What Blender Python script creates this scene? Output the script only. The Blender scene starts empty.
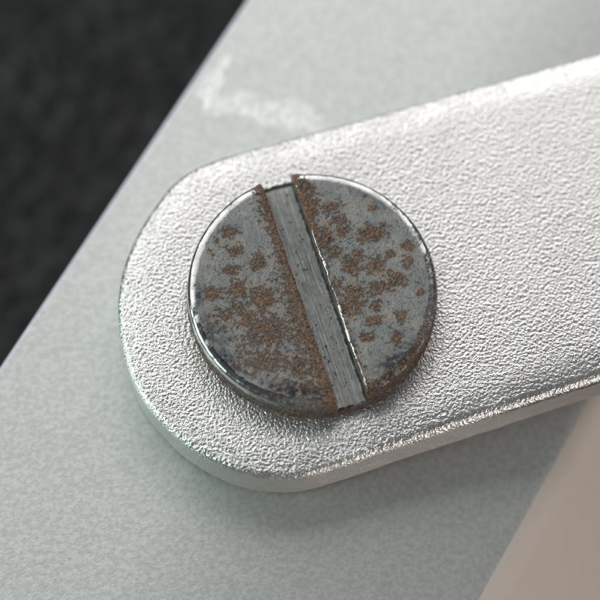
import bpy, math
import numpy as np
from mathutils import Vector, Matrix

S = 0.001                                   # all shapes are laid out in millimetres
scene = bpy.context.scene
col = scene.collection
rng = np.random.default_rng(7)

# ------------------------------------------------------------------ camera
TILT = math.radians(20.0)
DIST = 62.0                                  # mm from lens to the screw
FRAME = 12.0                                 # mm seen across the picture at that distance
HEAD_H = 0.70                                # the screw head stands this far above the lever
PIX = FRAME / 600.0
fwd = np.array([0, math.sin(TILT), -math.cos(TILT)])
up = np.array([0, math.cos(TILT), math.sin(TILT)])
right = np.array([1.0, 0, 0])
# the screw's top centre is the pixel (312, 287.5)
centre_target = np.array([0, 0, HEAD_H]) - right * (312 - 300) * PIX - up * (300 - 287.5) * PIX
cam_pos = centre_target - fwd * DIST


def at(x, y, z):
    """photo pixel -> point (mm) on the level plane z"""
    d = fwd * DIST + right * (x - 300) * PIX + up * (300 - y) * PIX
    t = (z - cam_pos[2]) / d[2]
    return cam_pos + d * t


cam_d = bpy.data.cameras.new('camera')
cam = bpy.data.objects.new('camera', cam_d)
col.objects.link(cam)
cam.location = Vector(cam_pos * S)
cam.rotation_euler = (TILT, 0, 0)
cam_d.sensor_width = 36
cam_d.lens = 36 * DIST / FRAME
cam_d.clip_start = 0.001
cam_d.clip_end = 50
cam_d.dof.use_dof = True
cam_d.dof.focus_distance = DIST * S + 0.00005
cam_d.dof.aperture_fstop = cam_d.lens / 2.9
scene.camera = cam

# ------------------------------------------------------------------ world and lamps
w = bpy.data.worlds.new('World')
scene.world = w
w.use_nodes = True
bg = w.node_tree.nodes['Background']
bg.inputs[0].default_value = (0.95, 0.97, 1.0, 1)
bg.inputs[1].default_value = 0.10


def area(name, direction, dist, size, watts, colour):
    d = Vector(direction).normalized()
    l = bpy.data.lights.new(name, 'AREA')
    l.shape = 'RECTANGLE'
    l.size, l.size_y = size
    l.energy = watts
    l.color = colour
    o = bpy.data.objects.new(name, l)
    col.objects.link(o)
    o.location = d * dist
    o.rotation_euler = (-d).to_track_quat('-Z', 'Y').to_euler()
    return o


area('desk_lamp', (-0.18, 0.68, 0.70), 0.15, (0.23, 0.12), 0.172, (1.0, 0.985, 0.965))
area('window_light', (-0.88, -0.14, 0.46), 0.15, (0.08, 0.10), 0.125, (0.78, 1.0, 0.91))
area('warm_fill', (0.80, -0.58, 0.12), 0.18, (0.16, 0.08), 0.150, (1.0, 0.89, 0.82))  # added fill lamp, stands in for warm bounce onto the side faces

scene.render.engine = 'CYCLES'
vs = scene.view_settings
vs.view_transform = 'Standard'
vs.look = 'None'
vs.gamma = 1
vs.exposure = 0
vs.use_curve_mapping = False


# ------------------------------------------------------------------ helpers
def vnoise(x, y, seed=0):
    """smooth 2-D lattice noise, about -1..1"""
    xi, yi = np.floor(x).astype(np.int64), np.floor(y).astype(np.int64)
    xf, yf = x - xi, y - yi
    u, v = xf * xf * (3 - 2 * xf), yf * yf * (3 - 2 * yf)

    def h(a, b):
        n = (a * 374761393 + b * 668265263 + seed * 974711) & 0xffffffff
        n = ((n ^ (n >> 13)) * 1274126177) & 0xffffffff
        return ((n ^ (n >> 16)) & 0xffff) / 32767.5 - 1
    return (h(xi, yi) * (1 - u) + h(xi + 1, yi) * u) * (1 - v) + (h(xi, yi + 1) * (1 - u) + h(xi + 1, yi + 1) * u) * v


def fbm(x, y, octs=4, seed=0, gain=0.5):
    s, a = 0, 1.0
    for k in range(octs):
        s = s + a * vnoise(x * 2 ** k, y * 2 ** k, seed + k * 17)
        a *= gain
    return s


def smooth(a, b, x):
    t = np.clip((x - a) / (b - a), 0, 1)
    return t * t * (3 - 2 * t)


def grid_faces(n, m, off=0, flip=False):
    i, j = np.meshgrid(np.arange(n - 1), np.arange(m - 1), indexing='ij')
    a = (i * m + j).ravel() + off
    q = np.stack([a, a + m, a + m + 1, a + 1], 1)
    return q[:, ::-1] if flip else q


class MB:
    """collects grids of points (mm) into one mesh"""
    def __init__(self):
        self.v, self.f, self.n, self.attr = [], [], 0, {}

    def grid(self, P, flip=False):
        n, m = P.shape[:2]
        self.v.append(P.reshape(-1, 3))
        self.f.append(grid_faces(n, m, self.n, flip))
        self.n += n * m
        return self

    def build(self, name, mat, parent=None, attrs=None, loc=(0, 0, 0)):
        V = np.concatenate(self.v) * S
        F = np.concatenate(self.f).astype(np.int32)
        me = bpy.data.meshes.new(name)
        me.vertices.add(len(V))
        me.vertices.foreach_set('co', V.astype(np.float32).ravel())
        me.loops.add(F.size)
        me.loops.foreach_set('vertex_index', F.ravel())
        me.polygons.add(len(F))
        me.polygons.foreach_set('loop_start', np.arange(0, F.size, 4, dtype=np.int32))
        me.update(calc_edges=True)
        me.validate()
        me.polygons.foreach_set('use_smooth', np.ones(len(me.polygons), bool))
        for k, a in (attrs or {}).items():
            at_ = me.attributes.new(k, 'FLOAT', 'POINT')
            at_.data.foreach_set('value', np.asarray(a, np.float32).ravel())
        me.materials.append(mat)
        o = bpy.data.objects.new(name, me)
        col.objects.link(o)
        o.parent = parent
        o.location = Vector(loc) * S
        return o


def thing(name, label, cat, loc):
    o = bpy.data.objects.new(name, None)
    o.empty_display_size = 0.001
    col.objects.link(o)
    o.location = Vector(loc) * S
    o['label'] = label
    o['category'] = cat
    return o


def tag_part(o, label):
    o['label'] = label


class Mat:
    def __init__(self, name):
        self.m = bpy.data.materials.new(name)
        self.m.use_nodes = True
        self.nt = self.m.node_tree
        self.b = self.nt.nodes['Principled BSDF']
        self.out = self.nt.nodes['Material Output']
        tc = self.nt.nodes.new('ShaderNodeTexCoord')
        sc = self.nt.nodes.new('ShaderNodeVectorMath')
        sc.operation = 'SCALE'
        sc.inputs[3].default_value = 1000.0
        self.nt.links.new(tc.outputs['Object'], sc.inputs[0])
        self.co = sc.outputs[0]

    def put(self, sock, v):
        if isinstance(v, (int, float)):
            sock.default_value = v
        elif isinstance(v, tuple):
            sock.default_value = v if len(v) == len(sock.default_value) else v + (1,)
        else:
            self.nt.links.new(v, sock)

    def noise(self, scale, detail=2, rough=0.5, stretch=None, dist=0.0, rotz=0):
        n = self.nt.nodes.new('ShaderNodeTexNoise')
        n.inputs['Scale'].default_value = scale
        n.inputs['Detail'].default_value = detail
        n.inputs['Roughness'].default_value = rough
        n.inputs['Distortion'].default_value = dist
        v = self.co
        if stretch:
            mp = self.nt.nodes.new('ShaderNodeMapping')
            mp.inputs['Scale'].default_value = stretch
            mp.inputs['Rotation'].default_value = (0, 0, rotz)
            self.nt.links.new(v, mp.inputs[0])
            v = mp.outputs[0]
        self.nt.links.new(v, n.inputs['Vector'])
        return n.outputs[0]

    def voronoi(self, scale, feature='F1', smoothness=0.5):
        n = self.nt.nodes.new('ShaderNodeTexVoronoi')
        n.feature = feature
        n.inputs['Scale'].default_value = scale
        if feature == 'SMOOTH_F1':
            n.inputs['Smoothness'].default_value = smoothness
        self.nt.links.new(self.co, n.inputs['Vector'])
        return n.outputs[0]

    def math(self, op, a, b=0.0, c=0.0):
        n = self.nt.nodes.new('ShaderNodeMath')
        n.operation = op
        for k, v in enumerate((a, b, c)):
            self.put(n.inputs[k], v)
        return n.outputs[0]

    def ramp(self, v, a, b, lo=0.0, hi=1.0):
        n = self.nt.nodes.new('ShaderNodeMapRange')
        n.interpolation_type = 'SMOOTHSTEP'
        for k, x in zip(('Value', 'From Min', 'From Max', 'To Min', 'To Max'), (v, a, b, lo, hi)):
            self.put(n.inputs[k], x)
        return n.outputs[0]

    def mix(self, f, a, b):
        n = self.nt.nodes.new('ShaderNodeMix')
        n.data_type = 'RGBA'
        self.put(n.inputs[0], f)
        self.put(n.inputs[6], a)
        self.put(n.inputs[7], b)
        return n.outputs[2]

    def attr(self, name):
        n = self.nt.nodes.new('ShaderNodeAttribute')
        n.attribute_name = name
        return n.outputs['Fac']

    def bsdf(self, **kw):
        names = dict(color='Base Color', metal='Metallic', rough='Roughness', coat='Coat Weight', coat_rough='Coat Roughness', spec='Specular IOR Level')
        for k, v in kw.items():
            self.put(self.b.inputs[names[k]], v)
        return self

    def bump(self, h):                       # h in mm
        n = self.nt.nodes.new('ShaderNodeBump')
        n.inputs['Strength'].default_value = 1
        n.inputs['Distance'].default_value = S
        self.nt.links.new(h, n.inputs['Height'])
        self.nt.links.new(n.outputs[0], self.b.inputs['Normal'])

    def displace(self, h):                   # h in mm
        n = self.nt.nodes.new('ShaderNodeDisplacement')
        n.inputs['Midlevel'].default_value = 0
        n.inputs['Scale'].default_value = S
        self.nt.links.new(h, n.inputs['Height'])
        self.nt.links.new(n.outputs[0], self.out.inputs['Displacement'])
        self.m.displacement_method = 'BOTH'


# ------------------------------------------------------------------ materials
def mat_leather():
    M = Mat('black_leather')
    c = M.noise(0.6, 3, 0.6)
    M.bsdf(color=M.mix(c, (0.005, 0.005, 0.006), (0.011, 0.011, 0.012)), rough=0.36, spec=0.30)
    M.bump(M.math('MULTIPLY', M.noise(5, 3, 0.6), 0.06))
    return M.m


def mat_plate():
    M = Mat('silver_green_lacquer')
    sc = M.attr('scuff')
    flake = M.noise(9.5, 2, 0.6)
    fine = M.noise(24, 2, 0.6)
    g = M.ramp(M.math('ADD', M.math('MULTIPLY', flake, 0.7), M.math('MULTIPLY', fine, 0.3)), 0.36, 0.64)
    base = M.mix(g, (0.565, 0.585, 0.577), (0.69, 0.71, 0.70))
    speck = M.math('MULTIPLY', sc, M.ramp(M.noise(9, 4, 0.75), 0.38, 0.60))
    M.bsdf(color=M.mix(speck, base, (0.98, 0.98, 0.98)),
           metal=M.ramp(speck, 0, 1, 0.68, 0.80), rough=M.ramp(speck, 0, 1, 0.46, 0.36),
           coat=0.15, coat_rough=0.12)
    h = M.math('ADD', M.math('MULTIPLY', flake, 0.005), M.math('MULTIPLY', fine, 0.002))
    M.bump(M.math('ADD', h, M.math('MULTIPLY', speck, 0.0015)))
    return M.m


def mat_facet():
    M = Mat('satin_side_metal')
    n = M.noise(3, 4, 0.6)
    M.bsdf(color=M.mix(n, (0.62, 0.565, 0.52), (0.68, 0.62, 0.575)), metal=0.2, rough=0.7)
    M.bump(M.math('MULTIPLY', M.noise(9, 3, 0.6), 0.008))
    return M.m


def mat_bevel():
    M = Mat('polished_bevel')
    M.bsdf(color=(0.50, 0.55, 0.64), metal=0.95, rough=0.36)  # bluish tint paints a lens colour fringe onto the bevel
    M.bump(M.math('MULTIPLY', M.noise(6, 3, 0.6), 0.006))
    return M.m


def mat_blast():
    M = Mat('bead_blasted_metal')
    n1 = M.noise(16.5, 2, 0.5)
    n2 = M.noise(38, 2, 0.55)
    big = M.noise(0.8, 3, 0.6)
    v = M.voronoi(16.0, 'SMOOTH_F1', 0.6)
    sep = M.nt.nodes.new('ShaderNodeSeparateXYZ')
    M.nt.links.new(M.co, sep.inputs[0])
    ease = M.ramp(sep.outputs[0], 0.5, 5.0, 1.0, 0.62)
    h = M.math('ADD', M.math('MULTIPLY', n1, M.ramp(big, 0.3, 0.7, 0.027, 0.038)), M.math('MULTIPLY', n2, 0.006))
    h = M.math('ADD', h, M.math('MULTIPLY', v, 0.004))
    M.bsdf(color=M.mix(big, (0.72, 0.715, 0.70), (0.80, 0.795, 0.78)), metal=0.95, rough=M.ramp(big, 0.3, 0.7, 0.24, 0.31))
    M.displace(M.math('MULTIPLY', ease, M.math('SUBTRACT', h, 0.020)))
    return M.m


def mat_lever_side():
    M = Mat('matte_cut_edge')
    n = M.noise(6, 4, 0.65)
    M.bsdf(color=M.mix(n, (0.54, 0.515, 0.49), (0.70, 0.67, 0.645)), metal=0.7, rough=0.48)
    h = M.math('ADD', M.math('MULTIPLY', M.noise(17, 3, 0.6), 0.018), M.math('MULTIPLY', n, 0.020))
    M.bump(h)
    return M.m


def mat_steel(name, kind):
    M = Mat(name)
    bias = M.attr('rust')
    wear = M.attr('wear')
    pol = M.attr('polish')
    n1 = M.noise(8.5, 8, 0.70)
    n2 = M.noise(19, 5, 0.68)
    n3 = M.noise(2.6, 7, 0.65)
    n4 = M.noise(34, 3, 0.65)
    r = M.math('ADD', bias, M.math('MULTIPLY', M.math('SUBTRACT', n1, 0.5), 2.9))
    r = M.math('ADD', r, M.math('MULTIPLY', M.math('SUBTRACT', n2, 0.5), 2.2))
    rust = M.ramp(r, 0.36, 0.70)
    film = M.ramp(M.math('ADD', bias, M.math('MULTIPLY', M.math('SUBTRACT', n3, 0.5), 2.0)), -0.05, 0.6, 0.0, 0.85)
    steel = M.mix(M.ramp(n3, 0.38, 0.62), (0.245, 0.252, 0.258), (0.33, 0.335, 0.33))
    steel = M.mix(M.ramp(n2, 0.28, 0.48), (0.13, 0.138, 0.15), steel)
    steel = M.mix(M.math('MULTIPLY', M.attr('dark'), M.ramp(n1, 0.34, 0.52)), steel, (0.03, 0.036, 0.052))  # painted dark shoulder reflections, plus the dark rim and side
    steel = M.mix(M.math('MULTIPLY', film, M.ramp(n2, 0.3, 0.62)), steel, (0.28, 0.19, 0.14))
    steel = M.mix(wear, steel, (0.66, 0.67, 0.65))
    rc = M.mix(M.ramp(n2, 0.36, 0.64), (0.085, 0.048, 0.032), (0.29, 0.172, 0.11))
    rc = M.mix(M.ramp(n4, 0.54, 0.70), rc, (0.46, 0.35, 0.27))
    rc = M.mix(M.ramp(n1, 0.28, 0.40), (0.06, 0.038, 0.027), rc)
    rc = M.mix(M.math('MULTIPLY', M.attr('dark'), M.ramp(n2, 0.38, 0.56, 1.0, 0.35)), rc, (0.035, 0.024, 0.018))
    M.bsdf(color=M.mix(rust, steel, rc),
           metal=M.ramp(rust, 0, 1, 0.98, 0.18),
           rough=M.math('ADD', M.math('MULTIPLY', M.ramp(pol, 0, 1, 1.0, 0.40), M.ramp(rust, 0, 1, 0.31, 0.50)), M.math('MULTIPLY', M.math('SUBTRACT', n2, 0.5), M.ramp(pol, 0, 1, 0.32, 0.06))))
    h = M.math('MULTIPLY', rust, M.math('ADD', 0.002, M.math('MULTIPLY', n2, 0.026)))
    k = M.ramp(pol, 0, 1, 1.0, 0.08)
    g = M.math('ADD', M.math('MULTIPLY', M.math('SUBTRACT', n2, 0.5), 0.026), M.math('MULTIPLY', M.math('SUBTRACT', n4, 0.5), 0.012))
    M.displace(M.math('ADD', h, M.math('MULTIPLY', g, k)))
    return M.m


def mat_slot():
    M = Mat('cut_slot_steel')
    streak = M.noise(1.0, 5, 0.7, stretch=(46, 0.35, 20))
    streak2 = M.noise(1.0, 3, 0.6, stretch=(110, 0.8, 40))
    mott = M.noise(6, 5, 0.7)
    pit = M.ramp(M.noise(11, 3, 0.6, stretch=(1.2, 0.7, 1)), 0.64, 0.69)
    c = M.mix(M.ramp(streak, 0.34, 0.68), (0.29, 0.295, 0.295), (0.58, 0.59, 0.58))
    c = M.mix(M.ramp(mott, 0.45, 0.75, 0, 0.5), c, (0.24, 0.24, 0.25))
    c = M.mix(M.ramp(streak2, 0.60, 0.72), c, (0.70, 0.71, 0.70))
    pit = M.math('MAXIMUM', pit, M.ramp(M.math('ADD', M.attr('rust_shade'), M.math('MULTIPLY', mott, 0.8)), 0.75, 0.95))  # rust at the floor ends, painted recess shade along the walls
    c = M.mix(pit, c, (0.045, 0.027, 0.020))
    M.bsdf(color=c, metal=M.ramp(pit, 0, 1, 0.95, 0.0), rough=M.ramp(streak2, 0.3, 0.7, 0.30, 0.52))
    h = M.math('ADD', M.math('MULTIPLY', streak, 0.018), M.math('MULTIPLY', streak2, 0.008))
    h = M.math('ADD', h, M.math('MULTIPLY', mott, 0.012))
    M.displace(M.math('SUBTRACT', M.math('SUBTRACT', h, 0.025), M.math('MULTIPLY', pit, 0.02)))
    return M.m


def mat_burr():
    M = Mat('bright_burr_steel')
    M.bsdf(color=(0.78, 0.80, 0.77), metal=1.0, rough=M.ramp(M.noise(9, 3, 0.6), 0.3, 0.7, 0.16, 0.5))
    return M.m


# ------------------------------------------------------------------ heights (mm): lever top = 0
LEVER_T = 1.22
PLATE_Z = -1.36
FLOOR_Z = -9.5

# ------------------------------------------------------------------ black leather underneath
xs = np.linspace(-26, 16, 460)
ys = np.linspace(-18, 30, 520)
X, Y = np.meshgrid(xs, ys, indexing='ij')
cell = 0.68
def pebble(X, Y):
    x, y = X / cell + 0.35 * vnoise(X * 0.7, Y * 0.7, 3), Y / cell + 0.35 * vnoise(X * 0.7, Y * 0.7, 9)
    best, second = np.full(X.shape, 9.0), np.full(X.shape, 9.0)
    bx, by = np.floor(x), np.floor(y)
    for i in (-1, 0, 1):
        for j in (-1, 0, 1):
            cx, cy = bx + i, by + j
            hsh = (cx * 127.1 + cy * 311.7)
            px_ = cx + 0.5 + 0.38 * np.sin(hsh * 3.17)
            py_ = cy + 0.5 + 0.38 * np.cos(hsh * 5.31)
            d = np.hypot(x - px_, y - py_)
            second = np.where(d < best, best, np.minimum(second, d))
            best = np.minimum(best, d)
    return np.clip(second - best, 0, 0.55) / 0.55
Z = 0.27 * np.sqrt(pebble(X, Y)) - 0.29 + 0.05 * fbm(X * 0.3, Y * 0.3, 3, 5)
leather = MB().grid(np.stack([X, Y, Z], 2)).build('leather_surface', mat_leather(), loc=(0, 0, FLOOR_Z))
leather['kind'] = 'structure'
leather['label'] = 'black pebbled leather surface beneath the silver plate'

# ------------------------------------------------------------------ base plate
plate_loc = at(250, 330, FLOOR_Z)
plate = thing('base_plate', 'smooth silver green metal plate under the lever, scuffed near its left edge', 'metal plate', plate_loc)


DOME0 = at(300, 300, PLATE_Z)


def plate_z(x, y):
    """the plate's face falls away gently towards the lower right"""
    t = np.maximum((x - DOME0[0]) * 0.85 - (y - DOME0[1]) * 0.53, 0)
    return PLATE_Z - 0.020 * t * t


def line_x(p, q):
    pts_ = []
    for k in np.linspace(-2.2, 2.2, 60):
        px_, py_ = p[0] + (q[0] - p[0]) * k, p[1] + (q[1] - p[1]) * k
        if not -260 < py_ < 900:
            continue
        z = PLATE_Z
        for _ in range(12):
            w_ = at(px_, py_, z)
            z = 0.5 * z + 0.5 * float(plate_z(w_[0], w_[1]))
        pts_.append((w_[1], w_[0]))
    pts_ = np.array(sorted(pts_))
    return lambda y: np.interp(y, pts_[:, 0], pts_[:, 1])


LX = line_x((246, 0), (0, 366))
RX = line_x((622, 398), (511, 600))
ny, nx = 470, 430
yy = np.linspace(-10.5, 13.5, ny)
tt = np.linspace(0, 1, nx)
BEV, RND = 0.07, 0.85
L0, R0 = LX(yy) + BEV, RX(yy) - RND
PX = L0[:, None] + (R0 - L0)[:, None] * tt[None, :]
PY = np.repeat(yy[:, None], nx, 1)
PZ = plate_z(PX, PY)
# dried, frosted scuff near the left edge
sx, sy = [], []
pl = plate_loc
scuff = np.zeros_like(PX)


def capsule(p, q, r0, r1=None, amp=1.0, soft=0.10, wob=0.10):
    r1 = r0 if r1 is None else r1
    a, b = at(*p, PLATE_Z), at(*q, PLATE_Z)
    d = b[:2] - a[:2]
    t = np.clip(((PX - a[0]) * d[0] + (PY - a[1]) * d[1]) / max(d @ d, 1e-9), 0, 1)
    dist = np.hypot(PX - a[0] - t * d[0], PY - a[1] - t * d[1])
    r = (r0 + (r1 - r0) * t) * PIX
    dist = dist + wob * 0.5 * fbm(PX * 4, PY * 4, 3, 21)
    return amp * (1 - smooth(r - soft * 0.5, r + soft * 0.5, dist))


for c in (((203, 92), (226, 60), 8, 5, 0.5), ((218, 104), (250, 100), 12, 11, 0.55), ((250, 104), (268, 118), 11, 9, 0.5),
          ((272, 112), (296, 118), 14, 15, 0.6), ((292, 108), (312, 122), 13, 11, 0.5), ((240, 112), (285, 114), 3, 3, 0.9)):
    scuff = np.maximum(scuff, capsule(c[0], c[1], c[2], c[3], c[4]))
for c in (((205, 98), (228, 61)), ((206, 107), (223, 78))):
    scuff = np.maximum(scuff, capsule(c[0], c[1], 1.6, 1.2, 2.2, 0.04, 0.02))
m_plate = mat_plate()
MB().grid(np.stack([PX, PY, PZ], 2) - pl, flip=True).build('top_face', m_plate, plate, {'scuff': scuff})
# left edge: narrow bevel, then the upright wall down to the leather
ang = np.linspace(0, math.pi / 2, 8)
bx = LX(yy)[:, None] + BEV - BEV * np.sin(ang)[None, :]
bz = PZ[:, :1] - BEV + BEV * np.cos(ang)[None, :] + 0 * bx
BPY = np.repeat(yy[:, None], len(ang), 1)
m_facet = mat_facet()
e = MB().grid(np.stack([bx, BPY, bz], 2) - pl, flip=False).build('edge_bevel', mat_bevel(), plate)
wallx = np.repeat(LX(yy)[:, None], 2, 1)
MB().grid(np.stack([wallx, np.repeat(yy[:, None], 2, 1), np.stack([PZ[:, 0] - BEV, np.full(ny, FLOOR_Z)], 1)], 2) - pl, flip=False).build('side_wall', m_facet, plate)
# right edge: soft roll into a sloping side
SL = math.radians(56)
t0 = np.maximum((R0 - DOME0[0]) * 0.85 - (yy - DOME0[1]) * 0.53, 0)
a0 = np.arctan(0.040 * t0 * 0.85)                      # slope already reached at the roll
FX, FZ = [R0], [PZ[:, -1]]
NA = 14
for k in range(NA):
    a_ = a0 + (SL - a0) * (k + 0.5) / NA
    FX.append(FX[-1] + RND * 1.15 / NA * np.cos(a_))
    FZ.append(FZ[-1] - RND * 1.15 / NA * np.sin(a_))
for k in range(8):
    FX.append(FX[-1] + 0.5 * math.cos(SL))
    FZ.append(FZ[-1] - 0.5 * math.sin(SL))
FX.append(FX[-1] + 0.02)
FZ.append(np.full(ny, FLOOR_Z))
FX, FZ = np.stack(FX, 1), np.stack(FZ, 1)
FP = np.stack([FX, np.repeat(yy[:, None], FX.shape[1], 1), FZ], 2) - pl
MB().grid(FP[:, :4], flip=True).build('rolled_edge', m_plate, plate)
f = MB().grid(FP[:, 3:], flip=True).build('sloping_side', m_facet, plate)
tag_part(f, 'smooth beige grey sloping side of the plate')
# raised boss that carries the lever (hidden below it)
th = np.linspace(0, 2 * math.pi, 49)
rr = np.array([0.0, 1.9, 1.9])
zz = np.array([-LEVER_T - 0.0, -LEVER_T - 0.0, PLATE_Z - 0.5])
BP = np.stack([np.cos(th)[:, None] * rr, np.sin(th)[:, None] * rr, np.repeat(zz[None], 49, 0)], 2)
MB().grid(BP - pl).build('pivot_boss', m_facet, plate)

# ------------------------------------------------------------------ lever
lever_loc = np.array([0, 0, -LEVER_T])
lever = thing('lever_arm', 'grainy silver lever with rounded end, fixed by the rusty screw', 'lever', lever_loc)
tr = [(800, -3), (700, 24), (600, 51), (500, 79), (400, 107), (330, 126), (280, 140), (230, 154), (200, 165), (176, 180), (155, 205), (138, 232),
      (124, 265), (118, 297), (119, 330), (126, 364), (140, 395), (162, 423), (189, 447), (216, 463), (246, 474), (276, 478), (306, 476),
      (340, 466), (390, 449), (450, 429), (520, 406), (600, 380), (700, 347), (800, 314)]
K = np.array([at(x, y, -0.05)[:2] for x, y in tr])
# Catmull-Rom through the traced outline, then even spacing
pts = []
Kp = np.vstack([2 * K[0] - K[1], K, 2 * K[-1] - K[-2]])
for i in range(1, len(Kp) - 2):
    p0, p1, p2, p3 = Kp[i - 1:i + 3]
    for t in np.linspace(0, 1, 24, endpoint=False):
        pts.append(0.5 * (2 * p1 + (p2 - p0) * t + (2 * p0 - 5 * p1 + 4 * p2 - p3) * t * t + (3 * p1 - p0 - 3 * p2 + p3) * t ** 3))
pts.append(K[-1])
pts = np.array(pts)
s = np.r_[0, np.cumsum(np.hypot(*np.diff(pts, axis=0).T))]
NO = 1800
sq = np.linspace(0, s[-1], NO)
O = np.stack([np.interp(sq, s, pts[:, 0]), np.interp(sq, s, pts[:, 1])], 1)
for _ in range(60):
    O[1:-1] = 0.25 * O[:-2] + 0.5 * O[1:-1] + 0.25 * O[2:]
tan = np.gradient(O, axis=0)
tan /= np.hypot(*tan.T)[:, None]
nrm_out = np.stack([tan[:, 1], -tan[:, 0]], 1)
if np.sum(nrm_out * (O - O.mean(0))) < 0:
    nrm_out = -nrm_out
tan_n = nrm_out[:, 1]                                  # the lower edge is rolled over more
# axis the mesh rows run to
mid_end = 0.5 * (O[0] + O[-1])
c0 = np.array([0.15, 0.05])
ax = mid_end - c0
alen = np.hypot(*ax)
ax = ax / alen
u = np.clip((O - c0) @ ax, 0, alen)
Q = c0 + u[:, None] * ax
RE = 0.14 + 0.09 * (smooth(-0.2, 0.9, -tan_n) * smooth(-0.6, 3.0, O[:, 0]))[:, None]
nb = 215
b = np.linspace(0, 1, nb)
b = np.r_[b[:-6], 1 - (1 - b[-6]) * np.linspace(1, 0, 16) ** 1.5]
D = np.hypot(*(O - Q).T)
TX = Q[:, None, :] + (O - Q)[:, None, :] * b[None, :, None]
d = (1 - b)[None, :] * D[:, None]
dz = np.where(d < RE, RE - np.sqrt(np.maximum(RE ** 2 - (RE - d) ** 2, 0)), 0)
TZ = -dz - 0.05 * (1 - smooth(0.0, 0.9, d)) ** 2
TP = np.concatenate([TX, TZ[:, :, None]], 2)
zend = float(TZ[:, -1].max())
tf = MB().grid(TP - lever_loc, flip=False).build('top_face', mat_blast(), lever)
tag_part(tf, 'bead blasted grainy silver face')
# upright side of the lever, slightly wavy, with its lower edge rounded
hz = np.r_[np.linspace(zend - 0.02, -LEVER_T + 0.12, 26), -LEVER_T + 0.12 - 0.12 * np.sin(np.linspace(0.2, math.pi / 2, 6))]
inset = np.r_[np.full(26, 0.0), 0.12 * (1 - np.cos(np.linspace(0.2, math.pi / 2, 6)))]
wav = 0.012 * fbm(sq[:, None] * 2.2, hz[None] * 3.0, 3, 33)
SP = O[:, None, :] + nrm_out[:, None, :] * (wav - inset[None] - 0.016)[:, :, None]
SP = np.concatenate([SP, np.repeat(hz[None, :, None], NO, 0)], 2)
sw = MB().grid(SP - lever_loc, flip=False).build('side_wall', mat_lever_side(), lever)
tag_part(sw, 'matte beige grey side wall')
# underside
BO = np.stack([Q, O - nrm_out * 0.12], 1)[::6]
BO = np.concatenate([BO, np.full(BO.shape[:2] + (1,), -LEVER_T)], 2)
MB().grid(BO - lever_loc, flip=True).build('underside', bpy.data.materials['matte_cut_edge'], lever)

# ------------------------------------------------------------------ slotted screw
screw = thing('slotted_screw', 'dark steel slotted screw with brown rust patches, set in the silver lever', 'screw', (0, 0, 0))
R = 2.50
HW = 0.315
ZF = HEAD_H - 0.48
pa, pb = at(275.5, 184, ZF), at(351.5, 405, ZF)
sd = (pa - pb)[:2]
PHI = math.atan2(sd[1], sd[0]) - math.pi / 2         # slot runs along local y
cP, sP = math.cos(PHI), math.sin(PHI)
slot_off = 0.5 * (-(pa[0] + pb[0]) * 0 + ((pa[:2] + pb[:2]) @ np.array([cP, sP])))
screw.rotation_euler = (0, 0, PHI)


def loc_px(x, y):
    p = at(x, y, HEAD_H)
    return p[0] * cP + p[1] * sP, -p[0] * sP + p[1] * cP


def top_z(x, y, side):
    """height of the head over local (x, y): crowned flat, rolled shoulder, worn slot edge"""
    dc = R - np.hypot(x, y)
    z = HEAD_H - 0.25 * np.clip(0.17 - dc, 0, 1) - 0.010 * np.clip(1 - dc / 0.5, 0, 1) ** 2
    r = 0.075
    q = np.clip(dc, 0, r)
    z = z - (r - np.sqrt(np.maximum(r * r - (r - q) ** 2, 0)))
    ds = np.abs(x - slot_off) - HW
    rs = 0.05 if side > 0 else 0.10
    q = np.clip(ds, 0, rs)
    return z - (rs - np.sqrt(np.maximum(rs * rs - (rs - q) ** 2, 0))) * 0.8


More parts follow.
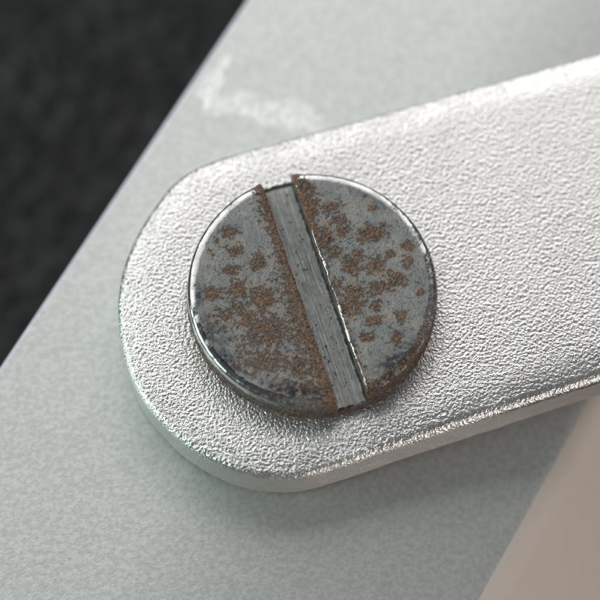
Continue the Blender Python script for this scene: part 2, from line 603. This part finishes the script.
def rust_bias(x, y, z):
    rb = np.where(x > slot_off, -0.26, -0.06)
    dark = np.zeros_like(x)

    def blob(px_, py_, rx, ry, amp=0.75, ang=0.0):
        cx, cy = loc_px(px_, py_)
        ca, sa = math.cos(math.radians(ang) - PHI), math.sin(math.radians(ang) - PHI)
        a = (x - cx) * ca + (y - cy) * sa
        c = -(x - cx) * sa + (y - cy) * ca
        return amp * np.exp(-((a / (rx * PIX)) ** 2 + (c / (ry * PIX)) ** 2) * 1.1)
    right_b = [(331, 207, 12, 8), (340, 219, 9, 8, .7, -50), (343, 231, 7, 8), (372, 233, 19, 10, .85, 15), (335, 252, 10, 9), (352, 265, 11, 13), (375, 265, 12, 11),
               (408, 246, 9, 6), (407, 262, 6, 9), (396, 279, 12, 10), (380, 287, 16, 8), (355, 292, 15, 10), (350, 305, 14, 16), (421, 292, 5, 6),
               (376, 306, 6, 8), (375, 321, 11, 7), (401, 316, 7, 8), (396, 337, 7, 9), (367, 337, 9, 6), (372, 208, 5, 5), (357, 253, 8, 6), (325, 238, 9, 16),
               (310, 205, 11, 22), (304, 185, 10, 10), (335, 285, 8, 10), (352, 345, 8, 9, .5), (390, 254, 6, 5)]
    left_b = [(229, 232, 10, 7), (235, 251, 9, 8), (216, 241, 4, 4), (211, 253, 4, 4, .5), (231, 270, 11, 7), (212, 293, 12, 9), (238, 290, 14, 12), (262, 298, 18, 16),
              (247, 318, 13, 15), (224, 316, 10, 13, .55), (236, 304, 8, 12, .6), (268, 330, 26, 20, .75), (300, 330, 14, 26, .6), (265, 360, 32, 20, .55), (300, 365, 16, 18, .65),
              (310, 388, 12, 10, .7), (245, 345, 18, 14, .45), (285, 385, 22, 10, .4), (258, 262, 12, 12, .6)]
    for q in right_b:
        rb = np.maximum(rb, blob(*q) * (x > slot_off))
    for q in left_b:
        rb = np.maximum(rb, blob(*q) * (x < slot_off))
    # crust along the left lip of the slot, wider towards the bottom; a thinner one on the right
    ds = np.abs(x - slot_off) - HW
    yn = y / R
    wl = 0.22 + 0.20 * smooth(0.5, -0.3, yn)
    rb = np.where(x < slot_off, np.maximum(rb, 0.78 * np.exp(-(ds / wl) ** 2)), rb)
    rb = np.where(x > slot_off, np.maximum(rb, (0.9 * smooth(0.15, 0.6, yn) + 0.45) * np.exp(-(ds / 0.13) ** 2)), rb)
    # side of the head
    side = smooth(HEAD_H - 0.16, HEAD_H - 0.34, z)
    rb = rb * (1 - side) + side * 0.42
    rc = np.hypot(x, y)
    rb = np.where((rc > R - 0.23) & (side < 0.5) & (np.abs(x - slot_off) > HW + 0.25), rb * 0.35 - 0.1, rb)
    th = np.arctan2(y, x) + PHI
    low = np.clip(np.cos(th + 0.9), 0, 1) ** 1.5          # lower right of the rim is rusty and dull
    rb = np.where((rc > R - 0.20) & (side < 0.5), rb + 0.55 * low, rb)
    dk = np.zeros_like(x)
    for q in ((205, 335, 22, 26, .9, 0), (292, 392, 30, 10, 1.0, -5), (225, 362, 26, 12, .8, -35), (395, 360, 30, 12, .9, 35), (196, 300, 8, 20, .7, 0), (330, 240, 8, 8, .6, 0), (375, 196, 22, 8, .5, -25)):  # dark patches; those on the shoulder paint its dark reflections
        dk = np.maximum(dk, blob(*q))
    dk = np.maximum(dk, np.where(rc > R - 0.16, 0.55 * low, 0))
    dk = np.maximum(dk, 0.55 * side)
    # worn, brighter rim
    wear = 0.75 * smooth(R - 0.17, R - 0.10, rc) * (1 - side) * (1 - 0.9 * low) * np.clip(0.75 + 0.5 * fbm(np.arctan2(y, x) * 9, rc * 6, 3, 8), 0, 1)
    polish = smooth(R - 0.22, R - 0.14, rc + 0.015 * fbm(x * 4, y * 4, 3, 12)) * (1 - side)
    return rb, wear, polish * (1 - 0.7 * low), dk


mb = MB()
for side in (-1, 1):
    xe = slot_off + side * HW
    Ye = math.sqrt(R * R - xe * xe)
    na, nbb = 700, 250
    a = np.linspace(0, 1, na)
    th0 = math.atan2(Ye, xe * side)
    thq = -th0 + 2 * th0 * a
    P = np.stack([side * R * np.cos(thq), R * np.sin(thq)], 1)
    yq = -Ye + 2 * Ye * a
    rag = 0.022 * fbm(yq * 3.0, yq * 0 + side, 4, 40 + side) * np.sin(a * math.pi) ** 0.3
    rag = rag + (np.abs(fbm(yq * 9, yq * 0 + 3, 3, 51)) * 0.018 if side < 0 else 0)
    Qs = np.stack([xe + side * np.maximum(rag, -0.01), yq], 1)
    bb = np.r_[0.08 * np.linspace(0, 1, 22)[:-1] ** 1.6, np.linspace(0.08, 0.90, nbb - 60), 1 - 0.10 * np.linspace(1, 0, 41)[1:] ** 1.8]
    G = Qs[:, None, :] + (P - Qs)[:, None, :] * bb[None, :, None]
    gx, gy = G[:, :, 0], G[:, :, 1]
    gz = top_z(np.where(side > 0, np.maximum(gx, xe), np.minimum(gx, xe)), gy, side)
    gz = gz + 0.010 * fbm(gx * 3, gy * 3, 4, 60)
    mb.grid(np.stack([gx, gy, gz], 2), flip=(side > 0))
    # outer side of this half
    hz = np.linspace(0, 1, 26)
    zt = gz[:, -1]
    WX = P[:, None, :] * (1 + 0.004 * fbm(thq[:, None] * 8, hz[None] * 3, 3, 70) * (hz[None] > 0.02))[:, :, None]
    WZ = zt[:, None] + (0.0 - zt)[:, None] * hz[None]
    mb.grid(np.concatenate([WX, WZ[:, :, None]], 2), flip=(side > 0))
# the two short arcs of side below the slot's mouths
xl, xr = slot_off - HW, slot_off + HW
for sg in (-1, 1):
    xq = np.linspace(xl, xr, 40)
    yq = sg * np.sqrt(R * R - xq ** 2)
    zq = np.linspace(0, ZF - 0.004, 12)
    AX = np.stack([np.repeat(xq[:, None], 12, 1), np.repeat(yq[:, None], 12, 1), np.repeat(zq[None], 40, 0)], 2)
    mb.grid(AX, flip=(sg > 0))
V = np.concatenate(mb.v)
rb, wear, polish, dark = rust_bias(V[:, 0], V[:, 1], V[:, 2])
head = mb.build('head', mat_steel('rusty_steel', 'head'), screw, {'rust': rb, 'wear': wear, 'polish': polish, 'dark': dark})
tag_part(head, 'dull grey steel head with brown rust patches and a worn bright rim')
# slot: floor and the two upright walls
ms = MB()
na, nx = 420, 60
yq = np.linspace(-1, 1, na)
xq = np.linspace(xl - 0.03, xr + 0.03, nx)
FXg = np.repeat(xq[None], na, 0)
FYg = yq[:, None] * np.sqrt(R * R - FXg ** 2)
FZg = ZF + 0.012 * fbm(FXg * 5, FYg * 1.2, 3, 80) + 0.05 * np.clip((np.abs(FXg - slot_off) - HW + 0.06) / 0.06, 0, 1) ** 2
ms.grid(np.stack([FXg, FYg, FZg], 2), flip=True)
gr = smooth(R - 0.13, R - 0.03, np.hypot(FXg, FYg)) * (0.55 + 0.45 * (FYg > 0))  # rusty ends of the floor
gr = np.maximum(gr, 0.62 * smooth(HW - 0.09, HW, np.abs(FXg - slot_off)))  # recess shade painted along both walls of the slot
sf = ms.build('slot_floor', mat_slot(), screw, {'rust_shade': gr})
tag_part(sf, 'brushed grey floor of the screw slot')
for side in (-1, 1):
    xe = slot_off + side * HW
    Ye = math.sqrt(R * R - xe * xe)
    yq = np.linspace(-Ye, Ye, 420)
    zq = np.linspace(0, 1, 16)
    zt = top_z(np.full_like(yq, xe), yq, side) - 0.01
    WXX = xe + side * (0.012 + 0.012 * fbm(yq[:, None] * 3, zq[None] * 4, 3, 90 + side))
    WZZ = ZF - 0.02 + (zt - ZF + 0.02)[:, None] * zq[None]
    MB().grid(np.stack([WXX, np.repeat(yq[:, None], 16, 1), WZZ], 2), flip=(side > 0)).build('slot_wall', bpy.data.materials['cut_slot_steel'], screw)
# torn bright burr along the right lip of the slot
xe = slot_off + HW
yq = np.linspace(-2.36, 2.2, 640)
hgt = np.clip(0.25 + 1.6 * fbm(yq * 5.0, yq * 0 + 1.5, 3, 101), 0, 1.3)
hgt *= smooth(-2.36, -2.2, yq) * (1 - smooth(0.4, 1.3, yq))
wd = 0.007 + 0.026 * hgt
cs = np.linspace(0, 2 * math.pi, 13)
cx_ = xe + 0.030 + 0.016 * fbm(yq * 4, yq * 0, 3, 104)
czz = top_z(np.full_like(yq, xe + 0.04), yq, 1) + 0.004
BX = cx_[:, None] + wd[:, None] * np.cos(cs)[None]
BZ = czz[:, None] + (0.010 + 0.030 * hgt)[:, None] * np.sin(cs)[None]
bu = MB().grid(np.stack([BX, np.repeat(yq[:, None], 13, 1), BZ], 2), flip=True).build('slot_burr', mat_burr(), screw)
tag_part(bu, 'bright torn metal burr along the right lip of the slot')
# shank down through the lever
th = np.linspace(0, 2 * math.pi, 49)
zz = np.array([0.0, -LEVER_T - 1.5])
SHP = np.stack([np.repeat(1.2 * np.cos(th)[:, None], 2, 1), np.repeat(1.2 * np.sin(th)[:, None], 2, 1), np.repeat(zz[None], 49, 0)], 2)
MB().grid(SHP, flip=True).build('shank', bpy.data.materials['bright_burr_steel'], screw)
